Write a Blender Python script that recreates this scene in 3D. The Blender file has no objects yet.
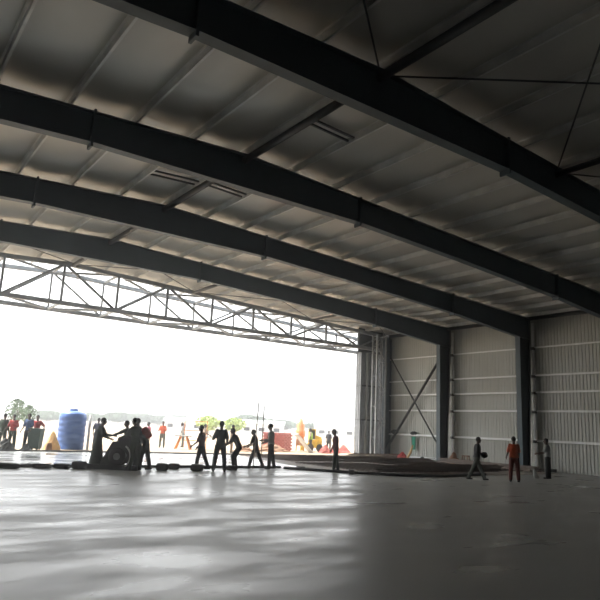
import bpy, bmesh, math, random
from mathutils import Vector, Matrix
random.seed(7)
C = bpy.context.scene.collection
sc = bpy.context.scene

# ------------------------------------------------------------------ dimensions (metres)
W, RG = 31.85, 8.76            # right side wall, ridge
BAY = 5.955
Y3 = 27.436                    # farthest portal frame
YD = 33.14                     # door plane
FR = [Y3 - BAY*k for k in range(6)]      # 27.4, 21.5, 15.5, 9.6, 3.6, -2.3
WL = 2*RG - W                  # left wall
YB = -26.0                     # rear wall
EAVE, SL = 8.637, 0.0486
RIDGE = EAVE + (W-RG)*SL
def ztop(x): return RIDGE - abs(x-RG)*SL
PSP = 1.75
GIRTS = [1.581, 3.225, 4.287, 5.246, 6.851]
ORD = ['first','second','third','fourth','fifth','sixth','seventh','eighth','ninth','tenth','eleventh','twelfth','thirteenth','fourteenth','fifteenth','sixteenth','seventeenth','eighteenth','nineteenth']

# ------------------------------------------------------------------ materials
def mat(name, col, rough=.6, metal=0, noise=None, scale=4, col2=None, bump=0, stretch=None, rnoise=None, spec=None):
    m = bpy.data.materials.new(name); m.use_nodes = True
    nt = m.node_tree; b = nt.nodes['Principled BSDF']
    b.inputs['Base Color'].default_value = (*col, 1); b.inputs['Roughness'].default_value = rough
    b.inputs['Metallic'].default_value = metal
    if spec is not None: b.inputs['Specular IOR Level'].default_value = spec
    tc = nt.nodes.new('ShaderNodeTexCoord'); mp = nt.nodes.new('ShaderNodeMapping')
    nt.links.new(tc.outputs['Object'], mp.inputs[0])
    if stretch: mp.inputs['Scale'].default_value = stretch
    n = nt.nodes.new('ShaderNodeTexNoise'); n.inputs['Scale'].default_value = scale; n.inputs['Detail'].default_value = 5
    nt.links.new(mp.outputs[0], n.inputs['Vector'])
    c2 = col2 or tuple(c*(.72) for c in col)
    r = nt.nodes.new('ShaderNodeValToRGB'); r.color_ramp.elements[0].position = .35; r.color_ramp.elements[1].position = .68
    r.color_ramp.elements[0].color = (*c2, 1); r.color_ramp.elements[1].color = (*col, 1)
    nt.links.new(n.outputs['Fac'], r.inputs[0]); nt.links.new(r.outputs[0], b.inputs['Base Color'])
    if rnoise:
        mr = nt.nodes.new('ShaderNodeMapRange'); mr.inputs['From Min'].default_value = .35; mr.inputs['From Max'].default_value = .65
        mr.inputs['To Min'].default_value = rnoise[0]; mr.inputs['To Max'].default_value = rnoise[1]
        nt.links.new(n.outputs['Fac'], mr.inputs['Value']); nt.links.new(mr.outputs[0], b.inputs['Roughness'])
    if bump:
        bp = nt.nodes.new('ShaderNodeBump'); bp.inputs['Strength'].default_value = bump; bp.inputs['Distance'].default_value = .02
        nt.links.new(n.outputs['Fac'], bp.inputs['Height']); nt.links.new(bp.outputs[0], b.inputs['Normal'])
    return m
M = dict(
 steel   = mat('slate_painted_steel', (.085,.12,.14), .55, 0, scale=1.2, col2=(.07,.10,.12)),
 colshade = mat('shaded_column_steel', (.05,.068,.075), .55, 0, scale=1.2, col2=(.042,.058,.065)),  # same slate paint, darkened to put the shade on column webs into the colour
 darkst  = mat('dark_steel', (.05,.055,.06), .55, 0),
 tstl    = mat('truss_grey_paint', (.32,.335,.35), .5, 0),
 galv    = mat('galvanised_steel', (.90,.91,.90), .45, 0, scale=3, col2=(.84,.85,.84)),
 purl    = mat('purlin_steel', (.78,.78,.75), .4, .1, scale=2, col2=(.6,.6,.58)),
 liner   = mat('roof_insulation', (.60,.59,.54), .42, .2, scale=.6, col2=(.50,.49,.45), stretch=(1,.4,1), bump=.3),
 sheet   = mat('wall_sheet', (.50,.51,.48), .5, .1, scale=.35, col2=(.43,.43,.39)),
 other   = mat('far_wall_sheet', (.42,.42,.40), .7),
 slab    = mat('concrete_slab', (.46,.46,.445), .4, 0, scale=.45, col2=(.37,.37,.36), rnoise=(.25,.5), stretch=(1,2.2,1), bump=.05),
 wet     = mat('fresh_wet_concrete', (.62,.63,.62), .2, 0, scale=.8, col2=(.5,.51,.5), rnoise=(.1,.35)),
 bed     = mat('rebar_bed_soil', (.56,.51,.46), .9, 0, scale=1.5, col2=(.36,.32,.29), bump=.5),
 earth   = mat('sandy_earth', (.42,.32,.22), .95, 0, scale=.15, col2=(.34,.26,.18)),
 rebar   = mat('rebar_rust', (.26,.21,.18), .7, .3),
 black   = mat('black_rubber', (.02,.02,.022), .6),
 white   = mat('white_paint', (.8,.8,.78), .5),
 yellow  = mat('yellow_machine', (.85,.55,.05), .4),
 glass   = mat('dark_glass', (.05,.05,.06), .1),
 orange  = mat('orange_paint', (.80,.30,.10), .5),
 hiviz   = mat('orange_vest', (.72,.13,.045), .8),
 redcl   = mat('red_cloth', (.50,.05,.05), .85),
 dred    = mat('dark_red_trousers', (.22,.05,.04), .85),
 maroon  = mat('maroon_shirt', (.16,.055,.06), .85),
 pink    = mat('pink_cloth', (.8,.25,.35), .85),
 teal    = mat('dark_teal_cloth', (.045,.075,.075), .85),
 navy    = mat('navy_cloth', (.04,.05,.10), .85),
 bluecl  = mat('blue_cloth', (.08,.14,.30), .85),
 dgreen  = mat('dark_green_cloth', (.05,.075,.055), .85),
 charc   = mat('charcoal_cloth', (.035,.035,.038), .85),
 olive   = mat('grey_green_trousers', (.14,.15,.13), .85),
 greysh  = mat('light_grey_shirt', (.55,.56,.55), .85),
 tan     = mat('tan_cloth', (.45,.36,.28), .85),
 lime    = mat('lime_vest', (.45,.75,.10), .8),
 greencl = mat('green_cloth', (.03,.30,.20), .8),
 skin    = mat('dark_skin', (.11,.062,.042), .5),
 hair    = mat('black_hair', (.012,.011,.011), .8),
 eyew    = mat('eye_white', (.7,.68,.65), .3),
 blue    = mat('blue_plastic', (.075,.17,.48), .45, scale=2, col2=(.06,.15,.44)),
 brick   = mat('red_brick', (.62,.19,.16), .85, scale=9, col2=(.45,.12,.10)),
 rubble  = mat('brown_rubble', (.42,.25,.16), .95, scale=6, col2=(.28,.16,.10), bump=.5),
 sand    = mat('yellow_sand', (.80,.55,.27), .95, scale=5, col2=(.68,.44,.2), bump=.4),
 binm    = mat('dark_green_metal', (.05,.09,.075), .6),
 leaf    = mat('tree_leaves', (.11,.17,.08), .8, scale=3, col2=(.07,.11,.05)),
 leafy   = mat('pale_yellow_leaves', (.42,.50,.16), .8, scale=3, col2=(.3,.38,.1)),
 bark    = mat('tree_bark', (.20,.15,.11), .9),
 timber  = mat('pale_timber', (.55,.42,.28), .8, scale=3, stretch=(1,8,1)),
 bag     = mat('dark_grey_sacking', (.07,.07,.07), .9, scale=9, bump=.4),
 tarp    = mat('dark_tarpaulin', (.06,.07,.07), .7, scale=3, bump=.4),
)

# ------------------------------------------------------------------ mesh builder
class MB:
    def __init__(s): s.v = []; s.f = []; s.sm = False
    def add(s, vs, fs):
        o = len(s.v); s.v += [tuple(v) for v in vs]; s.f += [tuple(i+o for i in f) for f in fs]; return s
    def box(s, x0, x1, y0, y1, z0, z1):
        vs = [(x,y,z) for z in (z0,z1) for y in (y0,y1) for x in (x0,x1)]
        return s.add(vs, [(0,2,3,1),(4,5,7,6),(0,1,5,4),(1,3,7,5),(3,2,6,7),(2,0,4,6)])
    def hexa(s, a, b):           # two quads (4 points each) joined
        return s.add(list(a)+list(b), [(3,2,1,0),(4,5,6,7),(0,1,5,4),(1,2,6,5),(2,3,7,6),(3,0,4,7)])
    def bar(s, a, b, w, h=None): # rectangular bar
        a, b = Vector(a), Vector(b); h = h or w
        d = (b-a).normalized(); up = Vector((0,0,1)) if abs(d.z) < .95 else Vector((0,1,0))
        r = d.cross(up).normalized()*w/2; u = r.normalized().cross(d).normalized()*h/2
        return s.hexa([a-r-u,a+r-u,a+r+u,a-r+u], [b-r-u,b+r-u,b+r+u,b-r+u])
    def tube(s, pts, rad, n=10, flat=1.0, side=None):  # lofted tube, radius a number or list of numbers/(rx,ry)
        pts = [Vector(p) for p in pts]
        if not isinstance(rad, (list,tuple)): rad = [rad]*len(pts)
        rad = [(r,r) if not isinstance(r,(list,tuple)) else r for r in rad]
        o = len(s.v)
        for i, p in enumerate(pts):
            d = (pts[min(i+1,len(pts)-1)]-pts[max(i-1,0)]).normalized()
            if side is not None:
                r = Vector(side); r = (r-d*r.dot(d)).normalized()
            else:
                ref = Vector((0,0,1)) if abs(d.z) < .9 else Vector((0,1,0)); r = d.cross(ref).normalized()
            u = r.cross(d).normalized()
            for k in range(n):
                t = 2*math.pi*k/n; s.v.append(tuple(p+r*math.cos(t)*rad[i][0]+u*math.sin(t)*rad[i][1]))
        for i in range(len(pts)-1):
            for k in range(n):
                a = o+i*n+k; b = o+i*n+(k+1)%n; s.f.append((a,b,b+n,a+n))
        s.f.append(tuple(o+k for k in range(n))[::-1]); e = o+(len(pts)-1)*n; s.f.append(tuple(e+k for k in range(n)))
        return s
    def cap(s, a, b, ra, rb, n=10):   # capsule with tapering
        a, b = Vector(a), Vector(b); d = (b-a).normalized()
        pts = [a-d*ra*.95, a-d*ra*.6, a, b, b+d*rb*.6, b+d*rb*.95]
        return s.tube(pts, [ra*.3, ra*.8, ra, rb, rb*.8, rb*.3], n)
    def ball(s, c, rx, ry=None, rz=None, nu=12, nv=8, rot=None, jit=0):
        ry = ry or rx; rz = rz or rx; c = Vector(c); o = len(s.v)
        rot = rot or Matrix.Identity(3)
        for j in range(1, nv):
            ph = math.pi*j/nv
            for i in range(nu):
                th = 2*math.pi*i/nu; q = 1+random.uniform(-jit,jit)
                s.v.append(tuple(c+rot@Vector((rx*q*math.sin(ph)*math.cos(th), ry*q*math.sin(ph)*math.sin(th), rz*q*math.cos(ph)))))
        for j in range(nv-2):
            for i in range(nu):
                a = o+j*nu+i; b = o+j*nu+(i+1)%nu; s.f.append((a,a+nu,b+nu,b))
        t = len(s.v); s.v.append(tuple(c+rot@Vector((0,0,rz)))); s.v.append(tuple(c-rot@Vector((0,0,rz))))
        for i in range(nu):
            s.f.append((t, o+i, o+(i+1)%nu)); e = o+(nv-2)*nu; s.f.append((t+1, e+(i+1)%nu, e+i))
        return s
    def lathe(s, prof, c=(0,0,0), n=32):
        o = len(s.v); c = Vector(c)
        for r, z in prof:
            for k in range(n):
                t = 2*math.pi*k/n; s.v.append(tuple(c+Vector((r*math.cos(t), r*math.sin(t), z))))
        for i in range(len(prof)-1):
            for k in range(n):
                a = o+i*n+k; b = o+i*n+(k+1)%n; s.f.append((a,b,b+n,a+n))
        s.f.append(tuple(o+k for k in range(n))[::-1]); e = o+(len(prof)-1)*n; s.f.append(tuple(e+k for k in range(n)))
        return s
    def mesh(s, name):
        me = bpy.data.meshes.new(name); me.from_pydata(s.v, [], s.f); me.update()
        return me
    def build(s, name, m, parent=None, smooth=False, loc=None):
        me = s.mesh(name); me.materials.append(M[m])
        if smooth:
            for p in me.polygons: p.use_smooth = True
        o = bpy.data.objects.new(name, me); C.objects.link(o)
        if parent: o.parent = parent
        if loc is not None: o.location = loc
        return o
def tag(o, label, cat, group=None, kind=None):
    o['label'] = label; o['category'] = cat
    if group: o['group'] = group
    if kind: o['kind'] = kind
    return o
def thing(name, label, cat, loc=(0,0,0), rz=0, group=None):
    o = bpy.data.objects.new(name, None); C.objects.link(o); o.location = loc; o.rotation_euler = (0,0,rz)
    o.empty_display_size = .1
    return tag(o, label, cat, group)
def struct(o): o['kind'] = 'structure'; return o

# ------------------------------------------------------------------ the setting
m = MB(); m.box(WL, W+.16, YB, YD+.35, -.3, 0); struct(m.build('floor', 'slab'))
m = MB()
m.add([(-400,-200,-.31),(500,-200,-.31),(500,900,-.31),(-400,900,-.31)], [(0,1,2,3)])
m.box(-150, 300, YD+.36, 500, -.3, -.01); m.box(W+.17, W+60, -60, YD+.35, -.3, -.01); struct(m.build('ground', 'earth'))

# fresh pour and reinforcement bed
m = MB()
pts = [(WL+1.3,22.9),(16.6,22.6),(17.3,25.9),(18.2,30.6),(18.8,32.55),(WL+1.3,32.55)]
m.add([(x,y,.012) for x,y in pts]+[(x,y,0) for x,y in pts], [tuple(range(6)),(0,6,7,1),(1,7,8,2),(2,8,9,3),(3,9,10,4),(4,10,11,5),(5,11,6,0)])
tag(m.build('fresh_concrete', 'wet'), 'pale wet freshly poured concrete between the formwork line and the door sill', 'wet concrete', kind='stuff')
m = MB()
pts = [(17.0,22.3),(18.3,19.4),(20.2,18.5),(30.6,18.9),(30.6,32.3),(19.3,32.6),(18.6,30.4),(17.7,25.9)]
n = len(pts)
m.add([(x,y,.02) for x,y in pts]+[(x,y,0) for x,y in pts], [tuple(range(n))]+[(i,i+n,(i+1)%n+n,(i+1)%n) for i in range(n)])
tag(m.build('soil_bed', 'bed'), 'dark brown unpoured soil bed along the right side wall', 'soil', kind='stuff')

# right wall: ribbed sheeting
def ribbed(x, y0, y1, z0, z1, out=.03, pitch=.2):
    m = MB(); prof = []
    y = y0
    while y < y1-1e-6:
        for dy, dx in ((0,0),(.10,0),(.125,-out),(.165,-out),(.19,0)):
            if y+dy <= y1: prof.append((x+dx, y+dy))
        y += pitch
    prof.append((x, y1)); n = len(prof)
    vs = [(a,b,z0) for a,b in prof]+[(a,b,z1) for a,b in prof]
    m.add(vs, [(i,i+1,n+i+1,n+i) for i in range(n-1)])
    return m
o = struct(ribbed(W+.14, YB, YD, .0, EAVE+.28).build('wall_right', 'sheet'))
m = MB(); m.box(WL-.15, WL-.05, YB, YD, 0, EAVE+.3); struct(m.build('wall_left', 'other'))
m = MB()
m.add([(WL,YB,0),(W,YB,0),(W,YB,ztop(W)+.3),(RG,YB,RIDGE+.3),(WL,YB,ztop(WL)+.3)], [(0,1,2,3,4)])
m.add([(WL,YB-.1,0),(W,YB-.1,0),(W,YB-.1,ztop(W)+.3),(RG,YB-.1,RIDGE+.3),(WL,YB-.1,ztop(WL)+.3)], [(4,3,2,1,0)])
struct(m.build('wall_back', 'other'))

# ceiling: insulation sagging between the purlins and lifted over the frames
m = MB(); xs = []
k0 = math.ceil((WL-RG)/PSP); NX = 8
a = WL-.1
X = [RG+PSP*(i/NX) for i in range(-14*NX, 14*NX+1)]
X = [x for x in X if WL-.1 < x < W+.12]; X = [WL-.12]+X+[W+.13]
ys = []
y = YB-.1
while y < YD+.1: ys.append(y); y += .5
ys += [YD+.6, YD+1.1, YD+1.6, YD+1.9]
vs = []
for yy in ys:
    for x in X:
        t = ((x-RG)/PSP) % 1.0
        sag = .085*math.sin(math.pi*t)**.8 if 0 < t < 1 else 0
        wob = .012*math.sin(yy*2.1+x*1.3)+.01*math.sin(yy*5.3+int((x-RG)/PSP)*2.2)
        vs.append((x, yy, ztop(x)+.27-sag+wob*(1 if 0<t<1 else 0)))
nx = len(X)
m.add(vs, [(j*nx+i,(j+1)*nx+i,(j+1)*nx+i+1,j*nx+i+1) for j in range(len(ys)-1) for i in range(nx-1)])
o = struct(m.build('ceiling', 'liner', smooth=True))
md = o.modifiers.new('thickness','SOLIDIFY'); md.thickness = .05; md.offset = -1
# eave gutter / fascia at the head of the wall
m = MB(); m.box(W-.02, W+.12, YB, YD, EAVE+.02, EAVE+.24); struct(m.build('trim_1', 'darkst'))

# ------------------------------------------------------------------ portal frames
FT = .30
def depth(x):
    t = abs(x-RG)
    for (a,da),(b,db) in zip([(0,1.08),(4.6,.86),(10,.88),(16.4,.98),(22.3,1.28),(30,1.3)], [(4.6,.86),(10,.88),(16.4,.98),(22.3,1.28),(30,1.3),(40,1.3)]):
        if a <= t <= b: return da+(db-da)*(t-a)/(b-a)
    return 1.3
frame_lab = ['farthest portal frame, nearest the hangar door','second portal frame from the hangar door','third portal frame from the hangar door','fourth portal frame from the door','fifth portal frame from the door, overhead','sixth portal frame, behind the viewer']
XL, XR = WL+.02, W-.02
for fi, y in enumerate(FR):
    t = thing('portal_rafter', 'tapered slate grey steel roof rafter of the '+frame_lab[fi], 'rafter', (RG,y,0), 0, 'tapered roof rafters')
    brk = sorted(set([XL,XR,RG]+[RG+s*q for s in (-1,1) for q in (4.6,10,16.4,22.3) if XL<RG+s*q<XR]))
    def strip(z0f, z1f, hw):
        mm = MB()
        for a, b in zip(brk[:-1], brk[1:]):
            qa = [(a-RG,-hw,z0f(a)),(a-RG,hw,z0f(a)),(a-RG,hw,z1f(a)),(a-RG,-hw,z1f(a))]
            qb = [(b-RG,-hw,z0f(b)),(b-RG,hw,z0f(b)),(b-RG,hw,z1f(b)),(b-RG,-hw,z1f(b))]
            mm.hexa(qa, qb)
        return mm
    strip(lambda x: ztop(x)-depth(x)+.02, lambda x: ztop(x)-.02, .006).build('web', 'steel', t)
    strip(lambda x: ztop(x)-.022, lambda x: ztop(x), FT/2).build('top_flange', 'steel', t)
    strip(lambda x: ztop(x)-depth(x), lambda x: ztop(x)-depth(x)+.022, FT/2).build('bottom_flange', 'steel', t)
    for s in (-1,1):
        for q in (4.6,16.4):
            x = RG+s*q
            if XL < x < XR:
                mm = MB(); mm.box(x-RG-.03, x-RG+.03, -FT/2-.01, FT/2+.01, ztop(x)-depth(x)-.12, ztop(x)+.06)
                for zz in (.15,.4,.65): 
                    for yy in (-.08,.08): mm.bar((x-RG-.06,yy,ztop(x)-zz),(x-RG+.06,yy,ztop(x)-zz),.04)
                mm.build('splice_plate', 'steel', t)
    for k in range(-5, 13, 2):        # fly braces to the purlins
        x = RG+PSP*k
        if not XL+.5 < x < XR-.5: continue
        for s in (1,):
            mm = MB(); mm.bar((x-RG, s*.13, ztop(x)-depth(x)+.05), (x-RG, s*.95, ztop(x)+.08), .05, .05)
            mm.build('fly_brace', 'steel', t)
    for k in range(-7, 14):           # purlin cleats
        x = RG+PSP*k
        if XL+.3 < x < XR-.1 and k % 2 == 0:
            mm = MB(); mm.bar((x-RG+.06, 0, ztop(x)), (x-RG+.06, 0, ztop(x)+.20), .12, .012); mm.build('purlin_cleat','steel',t)
# columns
col_lab = {0:'tapered slate grey steel column nearest the X brace and hangar door', 1:'tapered slate grey steel column behind the orange vested man', 2:'tapered slate grey wall column just outside the right edge of view',3:'fourth tapered steel wall column from the door',4:'fifth tapered steel wall column from the door',5:'sixth tapered steel wall column from the door'}
def column(y, lab, s=1, grp='tapered side wall columns'):
    x0 = W if s > 0 else WL
    t = thing('steel_column', lab, 'column', (x0, y, 0), 0, grp)
    zb = EAVE-1.2; d0, d1 = .62, 1.02
    def q(a,b): return [(-s*a,-FT/2,0),(-s*a,FT/2,0),(-s*b,FT/2,0),(-s*b,-FT/2,0)]
    D = 1.08; bt = lambda z: .40-(.36*z/zb)
    mm = MB()  # web
    mm.hexa([(-s*bt(0),-.006,.03),(-s*(D-.02),-.006,.03),(-s*(D-.02),.006,.03),(-s*bt(0),.006,.03)],
            [(-s*.04,-.006,zb+.05),(-s*(D-.02),-.006,zb+.05),(-s*(D-.02),.006,zb+.05),(-s*.04,.006,zb+.05)])
    mm.build('web','colshade',t)
    mm = MB(); mm.box(min(-s*D,-s*(D-.025)),max(-s*D,-s*(D-.025)),-FT/2,FT/2,.03,zb); mm.build('inner_flange','steel',t)
    mm = MB(); mm.hexa([(-s*bt(0),-FT/2,.03),(-s*(bt(0)-.02),-FT/2,.03),(-s*(bt(0)-.02),FT/2,.03),(-s*bt(0),FT/2,.03)],
                       [(-s*.04,-FT/2,zb+.05),(-s*.02,-FT/2,zb+.05),(-s*.02,FT/2,zb+.05),(-s*.04,FT/2,zb+.05)])
    mm.hexa([(-s*.04,-FT/2,zb+.05),(-s*.02,-FT/2,zb+.05),(-s*.02,FT/2,zb+.05),(-s*.04,FT/2,zb+.05)],
            [(-s*.04,-FT/2,EAVE-.03),(-s*.02,-FT/2,EAVE-.03),(-s*.02,FT/2,EAVE-.03),(-s*.04,FT/2,EAVE-.03)])
    mm.build('outer_flange','colshade',t)
    mm = MB(); mm.box(-.02,.06,-.36,-.2,.1,EAVE-.3); mm.build('lit_strip','galv',t)  # added pale strip, stands in for light on the outer flange
    mm = MB(); mm.box(min(-s*.3,-s*1.18),max(-s*.3,-s*1.18),-.22,.22,0,.03)
    for bx in (.5,.98):
        for by in (-.18,.18): mm.tube([(-s*bx,by,.02),(-s*bx,by,.11)],.018,6)
    mm.build('base_plate','darkst',t)
    mm = MB(); mm.box(min(-s*.05,-s*1.07),max(-s*.05,-s*1.07),-FT/2,FT/2,zb-.01,zb+.012); mm.build('stiffener','colshade',t)
    for z in GIRTS:
        for sy in (-1,1):
            mm = MB(); mm.box(-.12, -.02, min(sy*.15,sy*.42), max(sy*.15,sy*.42), z-.09, z+.06); mm.build('girt_clip','darkst',t)
    return t
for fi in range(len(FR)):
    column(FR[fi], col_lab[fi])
# left-hand columns, out of the photograph but part of the hall
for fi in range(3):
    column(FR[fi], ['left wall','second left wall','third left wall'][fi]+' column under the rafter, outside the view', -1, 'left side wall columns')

# purlins: continuous lines along the roof
for k in range(-7, 14):
    x = RG+PSP*k
    if not WL+.2 < x < W-.2: continue
    z = ztop(x)+.015; mm = MB(); y0, y1 = YB+.1, YD+1.85
    s = 1 if k >= 0 else -1
    mm.box(-.004,.004,y0,y1,0,.20); mm.box(-.004,.06,y0,y1,0,.006); mm.box(-.06,.004,y0,y1,.194,.20); mm.box(.054,.06,y0,y1,.006,.025)
    lab = ('galvanised roof purlin on the ridge line' if k == 0 else 'galvanised roof purlin, %s line to the %s of the ridge' % (ORD[abs(k)-1], 'right' if k > 0 else 'left'))
    o = mm.build('roof_purlin', 'purl', loc=(x,0,z)); tag(o, lab, 'purlin', 'roof purlins')
# girts
bays = [(YD-.25, FR[0], 'the X braced bay beside the door'), (FR[0], FR[1], 'the bay between the two visible columns'), (FR[1], FR[2], 'the rightmost bay in view'),(FR[2],FR[3],'the fourth bay from the door'),(FR[3],FR[4],'the fifth bay from the door')]
for (ya, yb, bl) in bays:
    a, b = yb+.30, ya-(.30 if ya in FR else 0)
    for gi, z in enumerate(GIRTS+([.10] if yb >= FR[1]-.1 else [])):
        mm = MB(); d = .11
        mm.box(-d,.10,a,b,-.012,-.004); mm.box(-d,-d+.004,a,b,-.065,-.004); mm.box(.09,.10,a,b,-.004,.06)
        mm.box(-d-.004,-d,a,b,-.012,.012)
        o = mm.build('wall_girt', 'galv', loc=(W+.005,0,z+.04)); tag(o, 'bright galvanised wall girt, %s, in %s' % (ORD[gi]+' above the base' if z > .5 else 'lowest at the base', bl), 'girt', 'side wall girts')
# ground strip of light sheeting at the base
# eave struts, ridge struts and bracing
def strut(a, b, r, lab, cat='strut', grp=None, name='roof_strut', m='darkst'):
    a = Vector(a); b = Vector(b)
    mm = MB(); mm.tube([(0,0,0), tuple(b-a)], r, 12); o = mm.build(name, m, loc=a, smooth=True); return tag(o, lab, cat, grp)
bn = ['above the door header','between the two farthest rafters','between the second and third rafters','between the third and fourth rafters','overhead, nearest the viewer']
yl = [YD-.05]+FR
for i in range(5):
    ya, yb = yl[i+1]+.01, yl[i]-.01
    strut((RG,ya,RIDGE-.16),(RG,yb,RIDGE-.16),.11,'thick dark ridge strut '+bn[i],grp='ridge struts')
    strut((W-.22,ya,EAVE-.12),(W-.22,yb,EAVE-.12),.07,'dark eave strut along the side wall '+bn[i],grp='eave struts')
xb = RG+4*PSP
for i in (0,4):
    ya, yb = yl[i+1]+.01, yl[i]-.01
    strut((xb,ya,ztop(xb)-.16),(xb,yb,ztop(xb)-.16),.09,'dark roof strut right of the ridge '+bn[i],grp='slope struts')
    xc = RG+9*PSP
    strut((xc,ya,ztop(xc)-.16),(xc,yb,ztop(xc)-.16),.07,'dark roof strut near the side wall '+bn[i],grp='slope struts')
    prs = [(RG-4*PSP,RG,'left of the ridge'),(RG,xb,'right of the ridge'),(xb,xc,'midway down the right slope'),(xc,W-.4,'next to the side wall')]
    for (xa,xz,w) in prs:
        strut((xa+.1,ya+.1,ztop(xa)-.07),(xz-.1,yb-.1,ztop(xz)-.07),.022,'thin diagonal roof rod %s running away %s' % (w,bn[i]),'brace','roof bracing rods','bracing_rod')
        strut((xa+.1,yb-.1,ztop(xa)-.12),(xz-.1,ya+.1,ztop(xz)-.12),.022,'thin diagonal roof rod %s returning %s' % (w,bn[i]),'brace','roof bracing rods','bracing_rod')
# bridging bars between purlins at mid-bay
for (k,y,w) in ((0,12.7,'right of ridge beyond fourth rafter'),(0,12.45,'right of ridge beyond fourth rafter'),(-1,18.9,'left of ridge beyond third rafter'),(-1,18.55,'left of ridge beyond third rafter'),(0,18.6,'right of ridge beyond third rafter'),(0,18.3,'right of ridge beyond third rafter')):
    xa = RG+PSP*k+.08; xz = RG+PSP*(k+1)-.03; n = 'nearer' if y in (12.45,18.55,18.3) else 'farther'
    mm = MB(); mm.bar((0,0,0),(xz-xa,0,ztop(xz)-ztop(xa)),.06,.05); o = mm.build('bridging_bar','darkst',loc=(xa,y,ztop(xa)+.08))
    tag(o, 'dark bridging bar between purlins, %s of a pair, %s' % (n,w), 'bridging bar', 'purlin bridging bars')
# wall X brace in the last bay
strut((W-.3,27.75,6.9),(W-.3,32.85,.62),.085,'thick dark brace tube rising right across the wall bay beside the door','brace',name='wall_brace')
strut((W-.16,32.75,7.0),(W-.16,27.8,.40),.05,'thinner dark brace tube falling right across the wall bay beside the door','brace',name='wall_brace')

# ------------------------------------------------------------------ door header truss
tr = thing('door_header_truss', 'long grey latticed box truss spanning the open hangar door', 'truss', (RG,YD,0))
PN = 2.93; N0 = 5.43
nodes = [N0+PN*k for k in range(-6,10)]
Yn, Yf = 0, 2.5; ZB = 7.52
def zt(x): return ztop(x)-.13
def rel(x): return x-RG
nodes = [x for x in nodes if WL+.3 < x < W+.1]; nodes[-1] = min(nodes[-1], W-.75)
for pl, yy in (('near',Yn),('far',Yf)):
    mm = MB(); mm.bar((rel(nodes[0]),yy,zt(nodes[0])),(0,yy,zt(RG)),.22,.22); mm.bar((0,yy,zt(RG)),(rel(nodes[-1]),yy,zt(nodes[-1])),.22,.22)
    mm.build('top_chord','tstl',tr)
    mm = MB(); mm.bar((rel(nodes[0]),yy,ZB),(rel(nodes[-1]),yy,ZB),.22,.22); mm.build('bottom_chord','tstl',tr)
    for i, x in enumerate(nodes):
        mm = MB(); mm.bar((rel(x),yy,ZB),(rel(x),yy,zt(x)),.12 if pl=='near' else .10); mm.build('vertical','tstl',tr)
        if i+1 < len(nodes):
            x2 = nodes[i+1]; k = round((x-N0)/PN)
            up = k % 2 == 0
            mm = MB(); a = (rel(x),yy,ZB if up else zt(x)); b = (rel(x2),yy,zt(x2) if up else ZB)
            mm.bar(a,b,.12 if pl=='near' else .10); mm.build('diagonal','tstl',tr)
for i, x in enumerate(nodes):
    for zf, nm in ((zt,'top_lacing'),(lambda q: ZB,'bottom_lacing')):
        if i+1 < len(nodes):
            x2 = nodes[i+1]; k = i % 2
            mm = MB(); mm.bar((rel(x),Yf if k else Yn,zf(x)),(rel(x2),Yn if k else Yf,zf(x2)),.11); mm.bar((rel(x),Yn,zf(x)),(rel(x),Yf,zf(x)),.11); mm.build(nm,'tstl',tr)
# door runner rails hanging below far side
# lattice column at the jamb
t = thing('lattice_column', 'tall grey lattice column at the right jamb of the hangar door', 'column', (30.45,YD-.5,0))
for dx in (-.42,.42):
    for dy in (-.22,.22):
        mm = MB(); mm.bar((dx,dy,0),(dx,dy,8.45),.11); mm.build('post','tstl',t)
z = .3; k = 0
while z < 8.2:
    mm = MB(); s = 1 if k % 2 else -1
    z2 = min(z+1.05, 8.4)
    for dy in (-.22,.22): mm.bar((-.42*s,dy,z),(.42*s,dy,z2),.055)
    mm.bar((.42*s,-.22,z2),(.42*s,.22,z2),.05); mm.build('lacing_bar','tstl',t); z += 1.05; k += 1
# corner column (wall end)
t = thing('corner_column', 'dark steel corner column where side wall meets the door opening', 'column', (W-.1,YD-.2,0))
mm = MB(); mm.box(-.5,.05,-.006,.006,.0,8.55); mm.build('web','steel',t)
mm = MB(); mm.box(-.52,-.5,-.14,.14,0,8.4); mm.build('inner_flange','steel',t)
mm = MB(); mm.box(.05,.07,-.14,.14,0,8.4); mm.build('outer_flange','steel',t)
# stacked sliding door leaves
lv = [(YD+.55, 29.6, 'nearest'),(YD+1.2, 30.0,'middle'),(YD+1.85, 30.42,'farthest')]
for (y, x0, w) in lv:
    t = thing('sliding_door_leaf', 'tall grey sliding hangar door leaf, %s of the stack at the right jamb' % w, 'door leaf', (x0,y,0), 0, 'stacked sliding door leaves')
    L, H = 5.2, 7.40
    mm = MB()
    prof = []
    xx = 0
    while xx < L-.2:
        prof += [(xx,.10),(xx+.12,.10),(xx+.14,.07),(xx+.18,.07)]; xx += .2
    n = len(prof); mm.add([(a,b,.12) for a,b in prof]+[(a,b,H) for a,b in prof], [(i,i+1,n+i+1,n+i) for i in range(n-1)]); mm.build('cladding','tstl',t)
    for px in (.06,.62,1.15,2.6,4.0,5.14):
        mm = MB(); mm.box(px-.06,px+.06,-.08,.06,.08,H); mm.build('stile','tstl' if px not in (.62,) else 'sheet',t)
    for z in (.16,2.5,4.9,H-.06):
        mm = MB(); mm.box(0,L,-.05,.05,z-.06,z+.06); mm.build('rail','darkst',t)
    for px in (.5,4.6):
        mm = MB(); mm.tube([(px,-.05,.1),(px,.05,.1)],.1,16); mm.build('wheel','black',t)
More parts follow.
